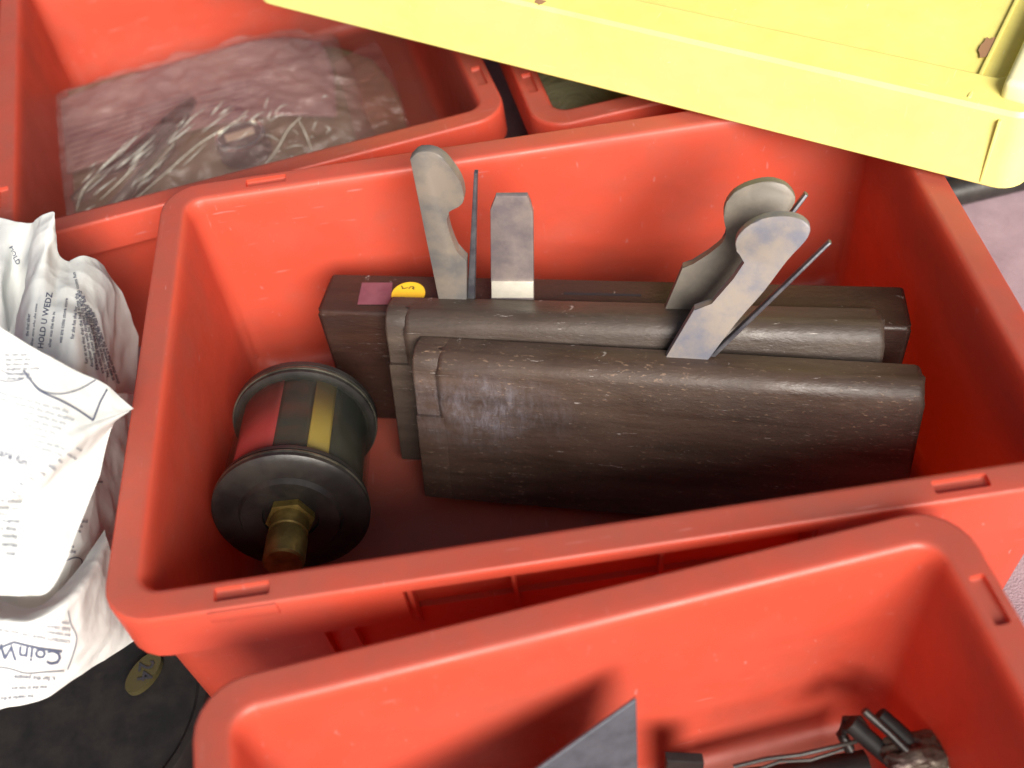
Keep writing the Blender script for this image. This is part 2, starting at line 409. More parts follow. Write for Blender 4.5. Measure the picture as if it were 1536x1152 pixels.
for (u, v, a_, b2) in ((1481, 72, .0032, .0085), (812, 2, .003, .004)):
    P = ytl(u, v, st); bm = bmesh.new()
    pts = []
    for i in range(14):
        q = 2*pi*i/14; k = 1+.35*noise.noise(Vector((cos(q)*2, sin(q)*2, u)))
        pts.append(bm.verts.new((P.x+a_*k*cos(q), P.y+b2*k*sin(q), st+.0006)))
    bm.faces.new(pts); 
    finish('rust_mark', bm, m, yt, 0)
tag(yt, 'bright yellow plastic tray with stepped edge lying across the red bins', 'tray')

# ------------------------------------------------------------------ moulding planes
def frame(A, B, beta):
    e1 = (B-A).normalized(); h = Vector((-e1.y, e1.x, 0)).normalized()   # horizontal back direction
    e2 = h*sin(beta) + Vector((0, 0, 1))*cos(beta); e2 = (e2 - e1*e2.dot(e1)).normalized()
    n = e1.cross(e2)                    # towards the camera
    if n.dot(CO-A) < 0: n = -n
    bk = -n
    M = Matrix((e1, bk, e2)).transposed().to_4x4(); M.translation = A; return M
# local: x along, y back (0 = back face when shifted), z up (0 = top)
def bodyprof(t, h, r, k=5, rb=.001):
    # profile in (y,z): y from -t (front) to 0 (back)
    P = [(0, -h), (0, -.0015), (-.0015, 0)]
    for i in range(k+1):
        q = R(90*i/k); P.append((-t+r-r*sin(q), -r+r*cos(q)))
    P += [(-t, -h)]
    return P
def extr(bm, prof, x0, x1, bev=.0012):
    A = [bm.verts.new((x0, p[0], p[1])) for p in prof]; B = [bm.verts.new((x1, p[0], p[1])) for p in prof]; n = len(prof)
    fa = bm.faces.new(A); fb_ = bm.faces.new(B[::-1])
    for i in range(n): bm.faces.new((A[i], B[i], B[(i+1) % n], A[(i+1) % n]))
    bmesh.ops.bevel(bm, geom=list(fa.edges)+list(fb_.edges), offset=bev, segments=3, affect='EDGES', profile=.5)
def loc_pts(M, px, yoff):
    """pixels onto the plane local y=yoff -> (x,z) local"""
    n = M.to_3x3() @ Vector((0, 1, 0)); P = M @ Vector((0, yoff, 0)); Mi = M.inverted()
    out = []
    for (u, v) in px:
        q = Mi @ on(u, v, P, n); out.append((q.x, q.z))
    return out
def smooth_poly(pts, keep=()):
    out = []
    n = len(pts)
    for i in range(n):
        p0, p1, p2, p3 = [Vector(pts[(i+k) % n]) for k in (-1, 0, 1, 2)]
        out.append(tuple(p1))
        if i in keep or (i+1) % n in keep: continue
        for s in (.33, .67):
            q = .5*((2*p1)+(-p0+p2)*s+(2*p0-5*p1+4*p2-p3)*s*s+(-p0+3*p1-3*p2+p3)*s**3)
            out.append(tuple(q))
    return out
def plate(name, M, root, px, yoff, th, mt, keep=(), drop=.02, base=(), bev=.0005):
    pts = loc_pts(M, px, yoff)
    pts = [(p[0], p[1]-(0 if i not in base else 0)) for i, p in enumerate(pts)]
    # extend base vertices down into the body along the piece's own slope
    pl = list(pts)
    for i, ref in base:
        d = Vector(pts[i])-Vector(pts[ref]); d.normalize()
        pl[i] = tuple(Vector(pts[i])+d*drop)
    pl = smooth_poly(pl, keep)
    bm = bmesh.new(); prism(bm, pl, yoff-th/2, yoff+th/2, bev)
    return finish(name, bm, mt, root, 35)

def mk_plane(M, L, t, h, r, mt, endcap=None, name='moulding_plane', groove=None):
    root = empty(name, M)
    bm = bmesh.new()
    if endcap:
        x1, depth, zc = endcap
        extr(bm, bodyprof(t, h, r), x1, L, .0034)
        p = bodyprof(t-depth, zc, r)
        extr(bm, p, 0, x1+.004, .0012)
        # lower part of the heel flush with the body side
        prof = [(0, -h), (0, -zc+.001), (-t+.0002, -zc+.001), (-t+.0002, -h)]
        extr(bm, prof, 0, x1+.004, .0008)
    else: extr(bm, bodyprof(t, h, r), 0, L, .0025)
    finish('body', bm, mt, root, 40)
    return root
bpy.context.view_layer.update()
GP = 'old wooden moulding planes in the red bin'
# front plane
zf = .090; A = at(630, 502, zf); B = at(1383, 545, zf)
MF = frame(A, B, R(18)); LF = (B-A).length
MF = MF
pf = mk_plane(MF, LF, .021, .0865, .009, M_WOODF, (.0125, .0022, .036))
tag(pf, 'dark speckled wooden plane nearest the front of the bin with its iron leaning right', 'wood plane', GP)
W_F = [(1010, 513), (1041.5, 460), (1069, 452.6), (1100.5, 414), (1118.6, 390), (1107.5, 378), (1103, 362), (1111, 345), (1135, 327.6), (1163, 321), (1191, 322), (1210, 331), (1215, 343), (1206, 359), (1180, 387), (1146, 432), (1104, 480), (1078, 515)]
plate('wedge', MF, pf, W_F, -.005, .0055, M_WEDG2, keep=(0, 1, 2, 3, 4, 17), base=((0, 1), (17, 16)), drop=.012)
plate('iron', MF, pf, [(1081, 516), (1243, 360.5), (1247, 363), (1090, 516)], -.005, .004, M_IRON, keep=(0, 1, 2, 3), base=((0, 1), (3, 2)), drop=.008, bev=.0004)
# middle plane
zm = .094; A = at(588, 443, zm); B = at(1322, 461, zm)
MM = frame(A, B, R(18)); LM = (B-A).length
pm = mk_plane(MM, LM, .021, .089, .009, M_WOODM, (.010, .0025, .03))
tag(pm, 'greyish wooden plane wedged between the front plane and the back plane', 'wood plane', GP)
W_M = [(1002.6, 439.5), (1024, 397), (1040, 393.6), (1062, 378), (1083, 360.6), (1090, 348.5), (1086, 327.6), (1086.7, 307), (1100.5, 286), (1125, 274), (1152.6, 268.6), (1177, 274), (1191, 289.4), (1191, 301.6), (1178.7, 319), (1128, 386.7), (1073, 442)]
plate('wedge', MM, pm, [(u, v+8 if v > 430 else v) for u, v in W_M], -.004, .0055, M_WEDG3, keep=(0, 1, 2, 16), base=((0, 1), (16, 15)), drop=.012)
plate('iron', MM, pm, [(1085, 448), (1207, 288.5), (1212, 291.5), (1092, 449)], -.004, .004, M_IRON, keep=(0, 1, 2, 3), base=((0, 1), (3, 2)), drop=.008, bev=.0004)
# back plane (upright)
zb = .088; A = at(497, 409, zb); B = at(1357, 428, zb)
MB = frame(A, B, R(3)); LB = (B-A).length
pbk = mk_plane(MB, LB, .030, .0835, .002, M_WOODB, None)
tag(pbk, 'long reddish brown wooden plane against the back wall with yellow sticker and tape on top', 'wood plane', GP)
W_B = [(616.5, 234), (625, 225), (643, 222), (661, 228), (678, 246), (692, 268), (697, 289), (695, 300), (687, 306), (677, 311), (672, 318), (673, 333), (680, 356), (690, 377), (701, 385), (701, 443), (659, 443), (637, 333)]
plate('wedge', MB, pbk, W_B, -.021, .0055, M_WEDGE, keep=(14, 15, 16, 17, 0), base=((15, 14), (16, 17)), drop=.014)
plate('iron', MB, pbk, [(701.5, 443), (711.5, 257), (717, 257), (713, 443)], -.021, .0035, M_IRON, keep=(0, 1, 2, 3), base=((0, 1), (3, 2)), drop=.014, bev=.0006)
nk = plate('nicker_iron', MB, pbk, [(737, 445), (736, 312), (744, 291.5), (791, 291), (795.5, 302), (800, 318), (801, 445)], -.020, .0032, M_NICK, keep=tuple(range(7)), base=((0, 1), (6, 5)), drop=.014)
be = plate('ground_edge', MB, pbk, [(737.3, 446), (737.3, 422), (800.3, 422), (800.3, 446)], -.0220, .0012, M_STEEL, keep=(0, 1, 2, 3), bev=.0003)
# tape, sticker and slot on its top
Mi = MB.inverted()
def toploc(u, v):
    n = MB.to_3x3() @ Vector((0, 0, 1)); return Mi @ on(u, v, MB @ Vector((0, 0, .0003)), n)
bm = bmesh.new(); q = [toploc(*p) for p in ((543, 424), (589, 424), (586, 457), (536, 457))]
bm.faces.new([bm.verts.new((p.x, p.y, .0004)) for p in q]); finish('tape', bm, M_TAPE, pbk, 0)
q = toploc(613, 441); bm = bmesh.new(); lathe(bm, [(0, .0011), (.0088, .0011), (.0088, .0003)], 32, Matrix.Translation((q.x, q.y-.0005, 0)))
stk = finish('sticker', bm, M_STICK, pbk, 0)
bm = bmesh.new(); a_ = toploc(846, 439); b2 = toploc(962, 440); box(bm, (a_.x, a_.y-.001, -.0002), (b2.x, a_.y+.0005, .0002)); finish('slot_line', bm, M_INK, pbk, 0)

# ------------------------------------------------------------------ text
def text_bm(s, size, italic=0):
    cu = bpy.data.curves.new('t', 'FONT'); cu.body = s; cu.size = size; cu.resolution_u = 2; cu.offset = size*.014; cu.shear = italic
    ob = bpy.data.objects.new('t', cu); COL.objects.link(ob)
    bpy.context.view_layer.update(); dg = bpy.context.evaluated_depsgraph_get()
    me = bpy.data.meshes.new_from_object(ob.evaluated_get(dg)); bpy.data.objects.remove(ob)
    V = [tuple(v.co[:2]) for v in me.vertices]; F = [tuple(p.vertices) for p in me.polygons]
    bpy.data.meshes.remove(me); return V, F
# hand writing on the sticker
bm = bmesh.new()
cx, cy = q.x-.0*0, q.y
q = toploc(613, 434)
for st_ in ([(-.0042, .0016), (-.0030, .0002), (-.0032, -.0006), (-.0016, -.0002), (-.0002, .0003)], [(.0004, -.0006), (.0009, .001), (.0022, .0013), (.0032, .0004), (.0020, -.0001), (.0034, -.0009)]):
    for a_, b2 in zip(st_, st_[1:]):
        a_ = Vector(a_); b2 = Vector(b2); d = (b2-a_).normalized(); nn = Vector((-d.y, d.x))*.00028
        bm.faces.new([bm.verts.new((q.x+p.x, q.y+p.y, .00125)) for p in (a_-nn, b2-nn, b2+nn, a_+nn)])
finish('handwriting', bm, M_INK, stk, 0)

# ------------------------------------------------------------------ glass oiler
C1 = at(438, 764, .0610); C2_ = at(459, 632, .0470)
ax = (C1-C2_); La = ax.length; ax.normalize()
MO = ax.to_track_quat('Z', 'Y').to_matrix().to_4x4(); MO.translation = C2_
oi = empty('glass_oiler', MO)
tag(oi, 'old glass oiler with dark metal end caps and brass stem in the bin corner', 'oiler')
RO = .0372
bm = bmesh.new(); lathe(bm, [(RO*.93, .002), (RO*.93, La-.002), (RO*.90, La-.002), (RO*.90, .002), (RO*.93, .002)], 56); finish('glass_tube', bm, M_GLASS, oi, 50)
def cap(z0, s):
    bm = bmesh.new(); r = RO
    P = [(0, 0), (r*.35, 0), (r*.36, .002), (r*.62, .003), (r*.66, .0005), (r*.93, .0004), (r, -.0012), (r, -.0042), (r*.94, -.0048), (r*.93, -.0062), (r*.985, -.0068), (r*.98, -.0088), (r*.90, -.0095), (0, -.0095)]
    lathe(bm, [(a_, z0+s*b2) for a_, b2 in P], 64); return bm
finish('end_cap', cap(La+.004, 1), M_DARKM, oi, 40)
finish('end_cap', cap(-.004, -1), M_DARKM, oi, 40)
for z0 in (La-.001, .0012):
    bm = bmesh.new(); lathe(bm, [(RO*1.002, z0), (RO*1.006, z0+.0008), (RO*1.002, z0+.0016), (RO*.9, z0+.0016), (RO*.9, z0)], 64); finish('rim_band', bm, M_RIMM, oi, 40)
bm = bmesh.new(); lathe(bm, [(0, -.004), (.0052, -.004), (.0052, La+.003), (0, La+.003)], 24); finish('centre_tube', bm, M_BRASS, oi, 40)
# a wide brass strip and dark wick plate inside
MOi = MO.inverted()
def oil(u, v, k):   # pixel -> angle around axis nearest the viewer
    return None
view = (MOi.to_3x3() @ (CO-C2_)).normalized(); va = math.atan2(view.y, view.x)
right = MOi.to_3x3() @ RT; sgn = 1 if (cos(va+.3)-cos(va))*right.x + (sin(va+.3)-sin(va))*right.y > 0 else -1
def strip(name, a0, a1, r, mt, z0=.0, z1=None):
    bm = bmesh.new(); z1 = z1 or La; A = []; B = []
    for i in range(9):
        q_ = va+sgn*R(a0+(a1-a0)*i/8); A.append(bm.verts.new((r*cos(q_), r*sin(q_), z0))); B.append(bm.verts.new((r*cos(q_), r*sin(q_), z1)))
    for i in range(8): bm.faces.new((A[i], A[i+1], B[i+1], B[i]))
    o = finish(name, bm, mt, oi, 60); md = o.modifiers.new('s', 'SOLIDIFY'); md.thickness = .0008; return o
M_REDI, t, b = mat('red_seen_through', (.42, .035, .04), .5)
M_DK, t, b = mat('dark_oil_residue', (.035, .03, .022), .35)
strip('red_through_glass', -74, -25, RO*.87, M_REDI)  # plate added to show the bin's red as seen through the glass
strip('dark_inner_plate', -25, 4, RO*.86, M_DK)
strip('brass_strip', 4, 23, RO*.87, mat('yellow_brass_strip', (.38, .27, .05), .45)[0])
strip('dark_inner_plate', 23, 95, RO*.86, M_DK)
# stem with hex fitting at the front
bm = bmesh.new(); z = La+.004
lathe(bm, [(0, z), (.0115, z), (.0118, z+.004), (.0105, z+.0045), (.0, z+.0045)], 6)
lathe(bm, [(.0, z+.004), (.0092, z+.004), (.0092, z+.012), (.0084, z+.0125), (.0084, z+.015), (.0095, z+.0155), (.0095, z+.030), (.0085, z+.031), (0, z+.031)], 24)
finish('brass_stem', bm, M_BRASS, oi, 35)
bm = bmesh.new(); lathe(bm, [(0, -.0045), (.006, -.0045), (.0055, -.013), (.003, -.016), (0, -.016)][::-1], 20, Matrix.Translation((0, 0, -.009)))
finish('tail_nut', bm, M_RIMM, oi, 35)

# ------------------------------------------------------------------ sheets (paper, film)
def catm(P, s):
    n = len(P); x = s*(n-1); i = min(int(x), n-2); f = x-i
    a = P[max(i-1, 0)]; b_ = P[i]; c_ = P[i+1]; d = P[min(i+2, n-1)]
    return .5*((2*b_)+(-a+c_)*f+(2*a-5*b_+4*c_-d)*f*f+(-a+3*b_-3*c_+d)*f**3)
def sheet(name, rows, mt, nu=70, nv=50, amp=.002, freq=28, seed=0, parent=None, solid=.0003, fold=.5, crease=0):
    G = [[at(u, v, z) for (u, v, z) in r_] for r_ in rows]
    bm = bmesh.new(); V = []
    for j in range(nv+1):
        t_ = j/nv; r_ = []
        for i in range(nu+1):
            s = i/nu
            p = catm([catm(g, s) for g in G], t_)
            r_.append(p)
        V.append(r_)
    W_ = []
    for j in range(nv+1):
        r_ = []
        for i in range(nu+1):
            p = V[j][i]
            du = V[j][min(i+1, nu)]-V[j][max(i-1, 0)]; dv = V[min(j+1, nv)][i]-V[max(j-1, 0)][i]
            nn = du.cross(dv)
            nn = nn.normalized() if nn.length > 1e-12 else Vector((0, 0, 1))
            if nn.dot(CO-p) < 0: nn = -nn
            q_ = p*freq+Vector((seed*3.1, seed, seed*.7))
            k = 0
            for o_, w_ in ((1, 1), (2.1, .5)):
                a_ = noise.noise(q_*o_); k += w_*(fold*(1-2*abs(a_))+(1-fold)*a_)
            if crease:
                for o_, w_ in ((.9, 1), (1.9, .5)):
                    k += crease*w_*(noise.voronoi(q_*o_+Vector((noise.noise(q_*.5), 0, 0)))[0][0]-.5)*2
            e_ = min(1, 4*min(i/nu, 1-i/nu, 1)*1+.4)
            r_.append(bm.verts.new(p+nn*amp*k*e_))
        W_.append(r_)
    for j in range(nv):
        for i in range(nu): bm.faces.new((W_[j][i], W_[j][i+1], W_[j+1][i+1], W_[j+1][i]))
    bm.normal_update()
    bv = BVHTree.FromBMesh(bm)
    o = finish(name, bm, mt, parent, 0)
    for p in o.data.polygons: p.use_smooth = True
    if solid:
        md = o.modifiers.new('s', 'SOLIDIFY'); md.thickness = solid; md.offset = 0
    return o, bv
def project(bv, V2, F2, name, mt, parent, off=.0007):
    """flat print laid onto a sheet: V2 in photo pixels"""
    bm = bmesh.new(); vs = []
    for (u, v) in V2:
        d = ray(u, v).normalized(); h = bv.ray_cast(CO, d)
        vs.append(bm.verts.new(h[0] + (h[1] if h[1].dot(d) < 0 else -h[1])*off) if h[0] is not None else None)
    for f in F2:
        w_ = [vs[i] for i in f]
        if all(w_) and len(set(w_)) > 2:
            if max((a.co-b_.co).length for a in w_ for b_ in w_) < .03:
                try: bm.faces.new(w_)
                except ValueError: pass
    bmesh.ops.delete(bm, geom=[v for v in bm.verts if not v.link_faces], context='VERTS')
    if not len(bm.faces): bm.free(); return
    return tag(finish(name, bm, mt, parent, 0), kind=None if name in ('masthead', 'headline', 'printed_outline') else 'stuff')
def place_text(items):
    V = []; F = []
    for (s, u, v, size, ang, sq) in items:
        tv, tf = text_bm(s, size); n0 = len(V); c_, s_ = cos(R(ang)), sin(R(ang))
        for (x, y) in tv:
            y *= sq; V.append((u+x*c_+y*s_, v-(-x*s_+y*c_)))     # ang clockwise on the picture (v down)
        F += [tuple(i+n0 for i in f) for f in tf]
    return V, F
def line_strip(pts, w):
    V = []; F = []; P = [Vector(p) for p in pts]; dense = []
    for a, b_ in zip(P, P[1:]):
        k = max(1, int((b_-a).length/4))
        for i in range(k): dense.append(a+(b_-a)*i/k)
    dense.append(P[-1])
    for i, p in enumerate(dense):
        d = (dense[min(i+1, len(dense)-1)]-dense[max(i-1, 0)]).normalized(); n_ = Vector((-d.y, d.x))*w/2
        V += [tuple(p-n_), tuple(p+n_)]
    for i in range(len(dense)-1): F.append((2*i, 2*i+1, 2*i+3, 2*i+2))
    return V, F
def curve(pts, n=30):
    P = [Vector(p) for p in pts]; return [tuple(catm(P, i/n)) for i in range(n+1)]
def merge(*L):
    V = []; F = []
    for v, f in L:
        n0 = len(V); V += list(v); F += [tuple(i+n0 for i in x) for x in f]
    return V, F
words = 'coins are fun for the people and the daughter who was nearby at the show with some silver that she had for sale in the store'.split()
def blab(seed, n):
    rnd = random.Random(seed); return ' '.join(rnd.choice(words) for _ in range(n))
GN = 'crumpled newspaper sheets at the left of the bin'
# upper sheet
shA, bvA = sheet('newspaper_sheet', [
    [(-60, 328, .120), (0, 330, .130), (30, 334, .135), (50, 334, .14), (62, 324, .15), (80, 317, .155), (82, 345, .152), (84, 375, .145), (92, 390, .14), (106, 397, .135), (127, 387, .135), (160, 404, .12), (186, 445, .10), (207, 505, .07)],
    [(-60, 400, .12), (-5, 410, .135), (15, 420, .125), (36, 430, .125), (45, 400, .145), (58, 390, .152), (66, 400, .152), (75, 415, .148), (85, 428, .145), (100, 436, .145), (125, 440, .14), (155, 460, .125), (176, 500, .09), (204, 560, .05)],
    [(-60, 480, .11), (-5, 480, .125), (12, 480, .12), (30, 480, .12), (34, 470, .14), (45, 460, .15), (58, 470, .15), (70, 480, .15), (82, 490, .15), (97, 500, .15), (120, 510, .145), (150, 535, .12), (170, 560, .08), (200, 620, .03)],
    [(-60, 580, .10), (-5, 580, .11), (12, 580, .11), (22, 560, .12), (28, 560, .13), (40, 570, .135), (55, 580, .135), (65, 590, .135), (78, 600, .135), (92, 610, .135), (115, 620, .13), (140, 640, .10), (165, 660, .06), (195, 690, .02)]],
    M_PAPER, 190, 120, .0016, 30, 1, crease=1.2)
tag(shA, 'upper crumpled newspaper sheet standing in peaks beside the back left bin', 'newspaper', GN)
V, F = place_text([('YAHOLD U WEDZER', 74, 545, 0, 0, 1)][:0] + [
    ('HOLD U WEDZ', 66, 524, 12, -82, 1.0)] + [(blab(30+i, 5), 50+i*2, 520, 6, -83, 1.0) for i in range(1)] + [(blab(35+i, 5), 78+i*16, 522-i*6, 6.5, -84, 1.0) for i in range(3)]
    + [(blab(40+i, 9), 178-i*8, 575-i*5, 7, -110+i*2, 1) for i in range(7)] + [('HOLD', 12, 372, 11, 62, 1), (blab(3, 3), 44, 505, 6, -85, 1)])
project(bvA, V, F, 'print', M_PRINT, shA)
# main lower sheet
shB, bvB = sheet('newspaper_sheet', [
    [(-150, 440, .200), (-40, 470, .198), (10, 497, .194), (60, 528, .186), (115, 556, .172), (158, 578, .160), (200, 613, .1475)],
    [(-150, 500, .194), (-40, 530, .192), (10, 560, .188), (60, 590, .180), (112, 608, .168), (150, 612, .159), (196, 615, .1485)],
    [(-150, 620, .184), (-40, 660, .180), (10, 670, .178), (55, 660, .174), (100, 645, .168), (142, 632, .160), (194, 616, .149)],
    [(-150, 740, .164), (-40, 755, .166), (5, 745, .168), (50, 718, .168), (98, 678, .166), (136, 650, .160), (192, 618, .1488)],
    [(-150, 770, .150), (-40, 790, .150), (5, 775, .150), (50, 750, .150), (95, 715, .150), (132, 680, .148), (172, 632, .1455)],
    [(-150, 840, .142), (-40, 850, .146), (5, 840, .148), (45, 820, .148), (85, 780, .148), (120, 735, .145), (160, 665, .144)],
    [(-150, 900, .135), (-40, 896, .138), (0, 893, .140), (40, 893, .140), (76, 884, .140), (108, 815, .140), (150, 712, .142)]],
    M_PAPER, 150, 130, .0011, 30, 4, crease=1.0)
tag(shB, 'white newspaper sheet with a pointed corner resting over the main bin rim', 'newspaper', GN)
lines = [(s, u, v, sz, a, q_) for (s, u, v, sz, a, q_) in
    [('are fun', -1, 684, 15.5, 22, 1.0)]]
V1 = place_text(lines)
small = [(blab(50+i, 8), -30, 584+i*9.5, 7.8, 16, 1.0) for i in range(10)] + [(blab(60+i, 3), -20, 700+i*9, 7.8, 20, 1.0) for i in range(4)]
small2 = [(blab(70+i, 3), 8+i*0.5, 536+i*7, 6.5, -2, 1.0) for i in range(6)]
Vr = place_text([(s, -4, 742-0+i*13, 8.5, 6, 1.0) for i, s in enumerate(())])
low = [('one. school', -6, 748, 8), ('month color', -8, 759, 8), ('nning store', -6, 769, 8), ('t daughter', -4, 781, 8.5), ('iary dime', -6, 793, 8.5), ('nearby', 4, 805, 8.5), ('carries', 4, 818, 8.5), ('coal', 10, 831, 8.5)]
Vl = place_text([(s, u, v+2, z_, 5, 1.0) for s, u, v, z_ in low])
fold_txt = place_text([(blab(90+i, 1), 14+i*14, 735-i*9, 6, 28, 1) for i in range(8)])
big = curve([(34, 556), (48, 575), (60, 588), (90, 602), (115, 616), (138, 632)], 20); tri = [(138, 633), (148, 605), (159, 585)]
arc = curve([(45, 570), (60, 586), (85, 592), (115, 586), (142, 571)], 24); arc2 = curve([(0, 571), (15, 574), (34, 570)], 10); arc3 = curve([(0, 555), (15, 562), (45, 564)], 10)
V, F = merge(V1, Vl, fold_txt, line_strip(big, 2.6), line_strip(tri, 2.6), line_strip(arc, 1.6), line_strip(arc2, 1.6), line_strip(arc3, 1.2), place_text(small2))
project(bvB, V, F, 'print', M_PRINT, shB)
V, F = place_text(small); project(bvB, V, F, 'faint_print', M_PRINTG, shB)
# lower sheet with the masthead
shC, bvC = sheet('newspaper_sheet', [
    [(-120, 880, .10), (-30, 895, .108), (10, 908, .110), (45, 912, .110), (82, 893, .110), (120, 852, .105), (158, 795, .095)],
    [(-120, 905, .122), (-30, 920, .126), (10, 930, .127), (45, 930, .127), (90, 908, .124), (130, 868, .115), (162, 815, .10)],
    [(-120, 940, .118), (-30, 945, .120), (10, 950, .122), (50, 948, .122), (98, 925, .118), (140, 885, .105), (172, 845, .085)],
    [(-120, 1000, .098), (-30, 1005, .100), (10, 1005, .102), (50, 1000, .102), (105, 975, .098), (152, 940, .085), (190, 900, .065)],
    [(-120, 1075, .065), (-30, 1068, .068), (10, 1062, .070), (62, 1048, .072), (118, 1015, .070), (160, 985, .060), (212, 955, .045)]],
    M_PAPER, 150, 110, .0011, 36, 9, crease=.9)
tag(shC, 'newspaper sheet with an upside down masthead curling above the black iron lid', 'newspaper', GN)
hd = place_text([('CoinWorld', 93, 976, 33, 187, .92)])
sm = [('CONTENTS INSIDE THIS', 104, 960, 6.5, 190, 1), ('and members', 104, 951, 6.5, 190, 1), ('DAD DRAW', 104, 942, 6.5, 190, 1), ('mint', 102, 933, 6.5, 190, 1), ('s, for the people', 82, 1014, 9, 183, 1), (blab(7, 5), 70, 1027, 7, 178, 1), (blab(8, 4), 50, 1040, 7, 175, 1), (blab(9, 3), 30, 946, 6, 188, 1)]
bar = line_strip([(-10, 975), (22, 962), (55, 970), (92, 976)], 3.2)
oval = line_strip(curve([(100, 915), (104, 935), (113, 955), (108, 980), (100, 1003)], 20), 1.3); ov2 = line_strip(curve([(-5, 999), (15, 1001), (40, 1008), (70, 1006), (95, 1005)], 16), 1.3)
V, F = merge(place_text(sm), oval, ov2); project(bvC, V, F, 'print', M_PRINT, shC)
V, F = merge(hd, bar); project(bvC, V, F, 'masthead', M_PRINT, shC)
# shaded sheet behind
shD, bvD = sheet('newspaper_sheet', [
    [(40, 560, .12), (110, 590, .11), (150, 590, .09), (205, 590, .05)],
    [(40, 680, .12), (110, 690, .11), (150, 690, .085), (196, 690, .045)],
    [(40, 780, .11), (100, 790, .105), (140, 790, .085), (180, 790, .05)],
    [(10, 880, .10), (80, 860, .10), (125, 830, .085), (172, 810, .06)],
    [(-40, 960, .09), (50, 940, .09), (110, 900, .08), (170, 870, .05)]], M_PAPER, 90, 100, .0016, 30, 13, crease=1.2)
tag(shD, 'shaded newspaper sheet tucked down between the top sheets and the bin', 'newspaper', GN)
V, F = merge(place_text([(blab(100+i, 4), 100-i*2, 655+i*7.5, 7, 2, 1) for i in range(24)]), line_strip(curve([(84, 848), (110, 836), (121, 842), (115, 870)], 14), 1.5))
project(bvD, V, F, 'print', M_PRINT, shD)

# ------------------------------------------------------------------ black iron lid, lower left
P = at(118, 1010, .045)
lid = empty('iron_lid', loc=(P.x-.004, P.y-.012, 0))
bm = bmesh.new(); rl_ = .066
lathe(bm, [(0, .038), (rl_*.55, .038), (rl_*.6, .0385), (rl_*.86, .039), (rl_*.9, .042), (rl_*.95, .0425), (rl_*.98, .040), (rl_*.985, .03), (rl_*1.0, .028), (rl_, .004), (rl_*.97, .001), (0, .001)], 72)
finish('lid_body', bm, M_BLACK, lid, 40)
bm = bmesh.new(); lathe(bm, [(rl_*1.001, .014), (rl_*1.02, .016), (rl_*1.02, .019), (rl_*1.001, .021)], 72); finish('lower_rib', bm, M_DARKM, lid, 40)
tag(lid, 'black round iron drum with shade-darkened yellow sticker half hidden under the newspaper', 'iron drum')
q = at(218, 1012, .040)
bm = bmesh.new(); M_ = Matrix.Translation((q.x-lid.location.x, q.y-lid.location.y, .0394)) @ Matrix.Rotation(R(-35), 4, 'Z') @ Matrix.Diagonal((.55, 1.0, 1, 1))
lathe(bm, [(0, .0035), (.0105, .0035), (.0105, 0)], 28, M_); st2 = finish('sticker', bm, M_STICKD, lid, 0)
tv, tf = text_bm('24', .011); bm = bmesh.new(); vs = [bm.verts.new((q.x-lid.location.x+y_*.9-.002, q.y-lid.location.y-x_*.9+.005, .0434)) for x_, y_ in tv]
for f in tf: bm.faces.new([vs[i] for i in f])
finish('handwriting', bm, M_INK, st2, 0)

_at = at
def at(u, v, z): return _at(u, v, z*.80+.004)
# ------------------------------------------------------------------ rear-left bin contents
shG, bvG = sheet('brown_paper', [
    [(60, 150, .030), (200, 110, .032), (340, 90, .034), (480, 70, .034), (560, 90, .03)],
    [(66, 240, .026), (200, 220, .030), (340, 190, .032), (480, 160, .030), (600, 150, .02)],
    [(72, 370, .022), (200, 350, .022), (340, 320, .024), (480, 290, .022), (620, 250, .014)]], M_BROWN, 60, 40, .0015, 26, 21)
tag(shG, 'brown paper lining the floor of the back left bin', 'paper')
shH, bvH = sheet('printed_card', [
    [(84, 152, .050), (180, 118, .052), (290, 86, .054), (400, 58, .056), (480, 62, .054)],
    [(88, 200, .046), (190, 170, .048), (300, 140, .050), (410, 115, .050), (500, 110, .046)],
    [(95, 262, .040), (190, 232, .042), (290, 195, .044), (400, 175, .044), (505, 175, .038)]], M_CARD, 40, 24, .0006, 20, 23, solid=.0008)
tag(shH, 'mauve printed card lying under the clear bag film', 'card')
L_ = [line_strip([(100+i*2, 198+i*8.5), (160, 180+i*8.6), (285-i*5, 142+i*8.6)], 2.2) for i in range(9)]
L_ += [line_strip([(300, 142+i*8), (380-i*3, 122+i*8)], 1.8) for i in range(6)]
V, F = merge(*L_); project(bvH, V, F, 'printed_lines', M_CARDL, shH, .0009)
# dark pliers
def ppath(pts, z): return [at(u, v, z_) for (u, v, z_) in pts]
pl = empty('pliers', loc=at(220, 230, .05))
bm = bmesh.new(); off_ = pl.location
def loc_(L): return [p-off_ for p in L]
tube(bm, loc_([at(*p) for p in ((288, 150, .058), (270, 172, .058), (245, 200, .056), (215, 226, .054), (180, 246, .052), (150, 262, .05))]), .006, 10, (.5, 1.1, 1.3, 1.1, .8, .6))
finish('jaw', bm, M_DARKM, pl, 50)
bm = bmesh.new(); tube(bm, loc_([at(*p) for p in ((262, 190, .057), (250, 222, .054), (225, 252, .05), (190, 290, .046), (160, 318, .042))]), .004, 10, (.8, 1.2, 1.2, 1, .8)); finish('handle', bm, M_RIMM, pl, 50)
bm = bmesh.new(); tube(bm, loc_([at(*p) for p in ((240, 200, .056), (200, 232, .052), (150, 262, .048), (110, 300, .044))]), .0035, 10, (.8, 1.2, 1, .8)); finish('handle', bm, M_RIMM, pl, 50)
tag(pl, 'dark steel pliers with shiny handles inside the clear bag', 'pliers')
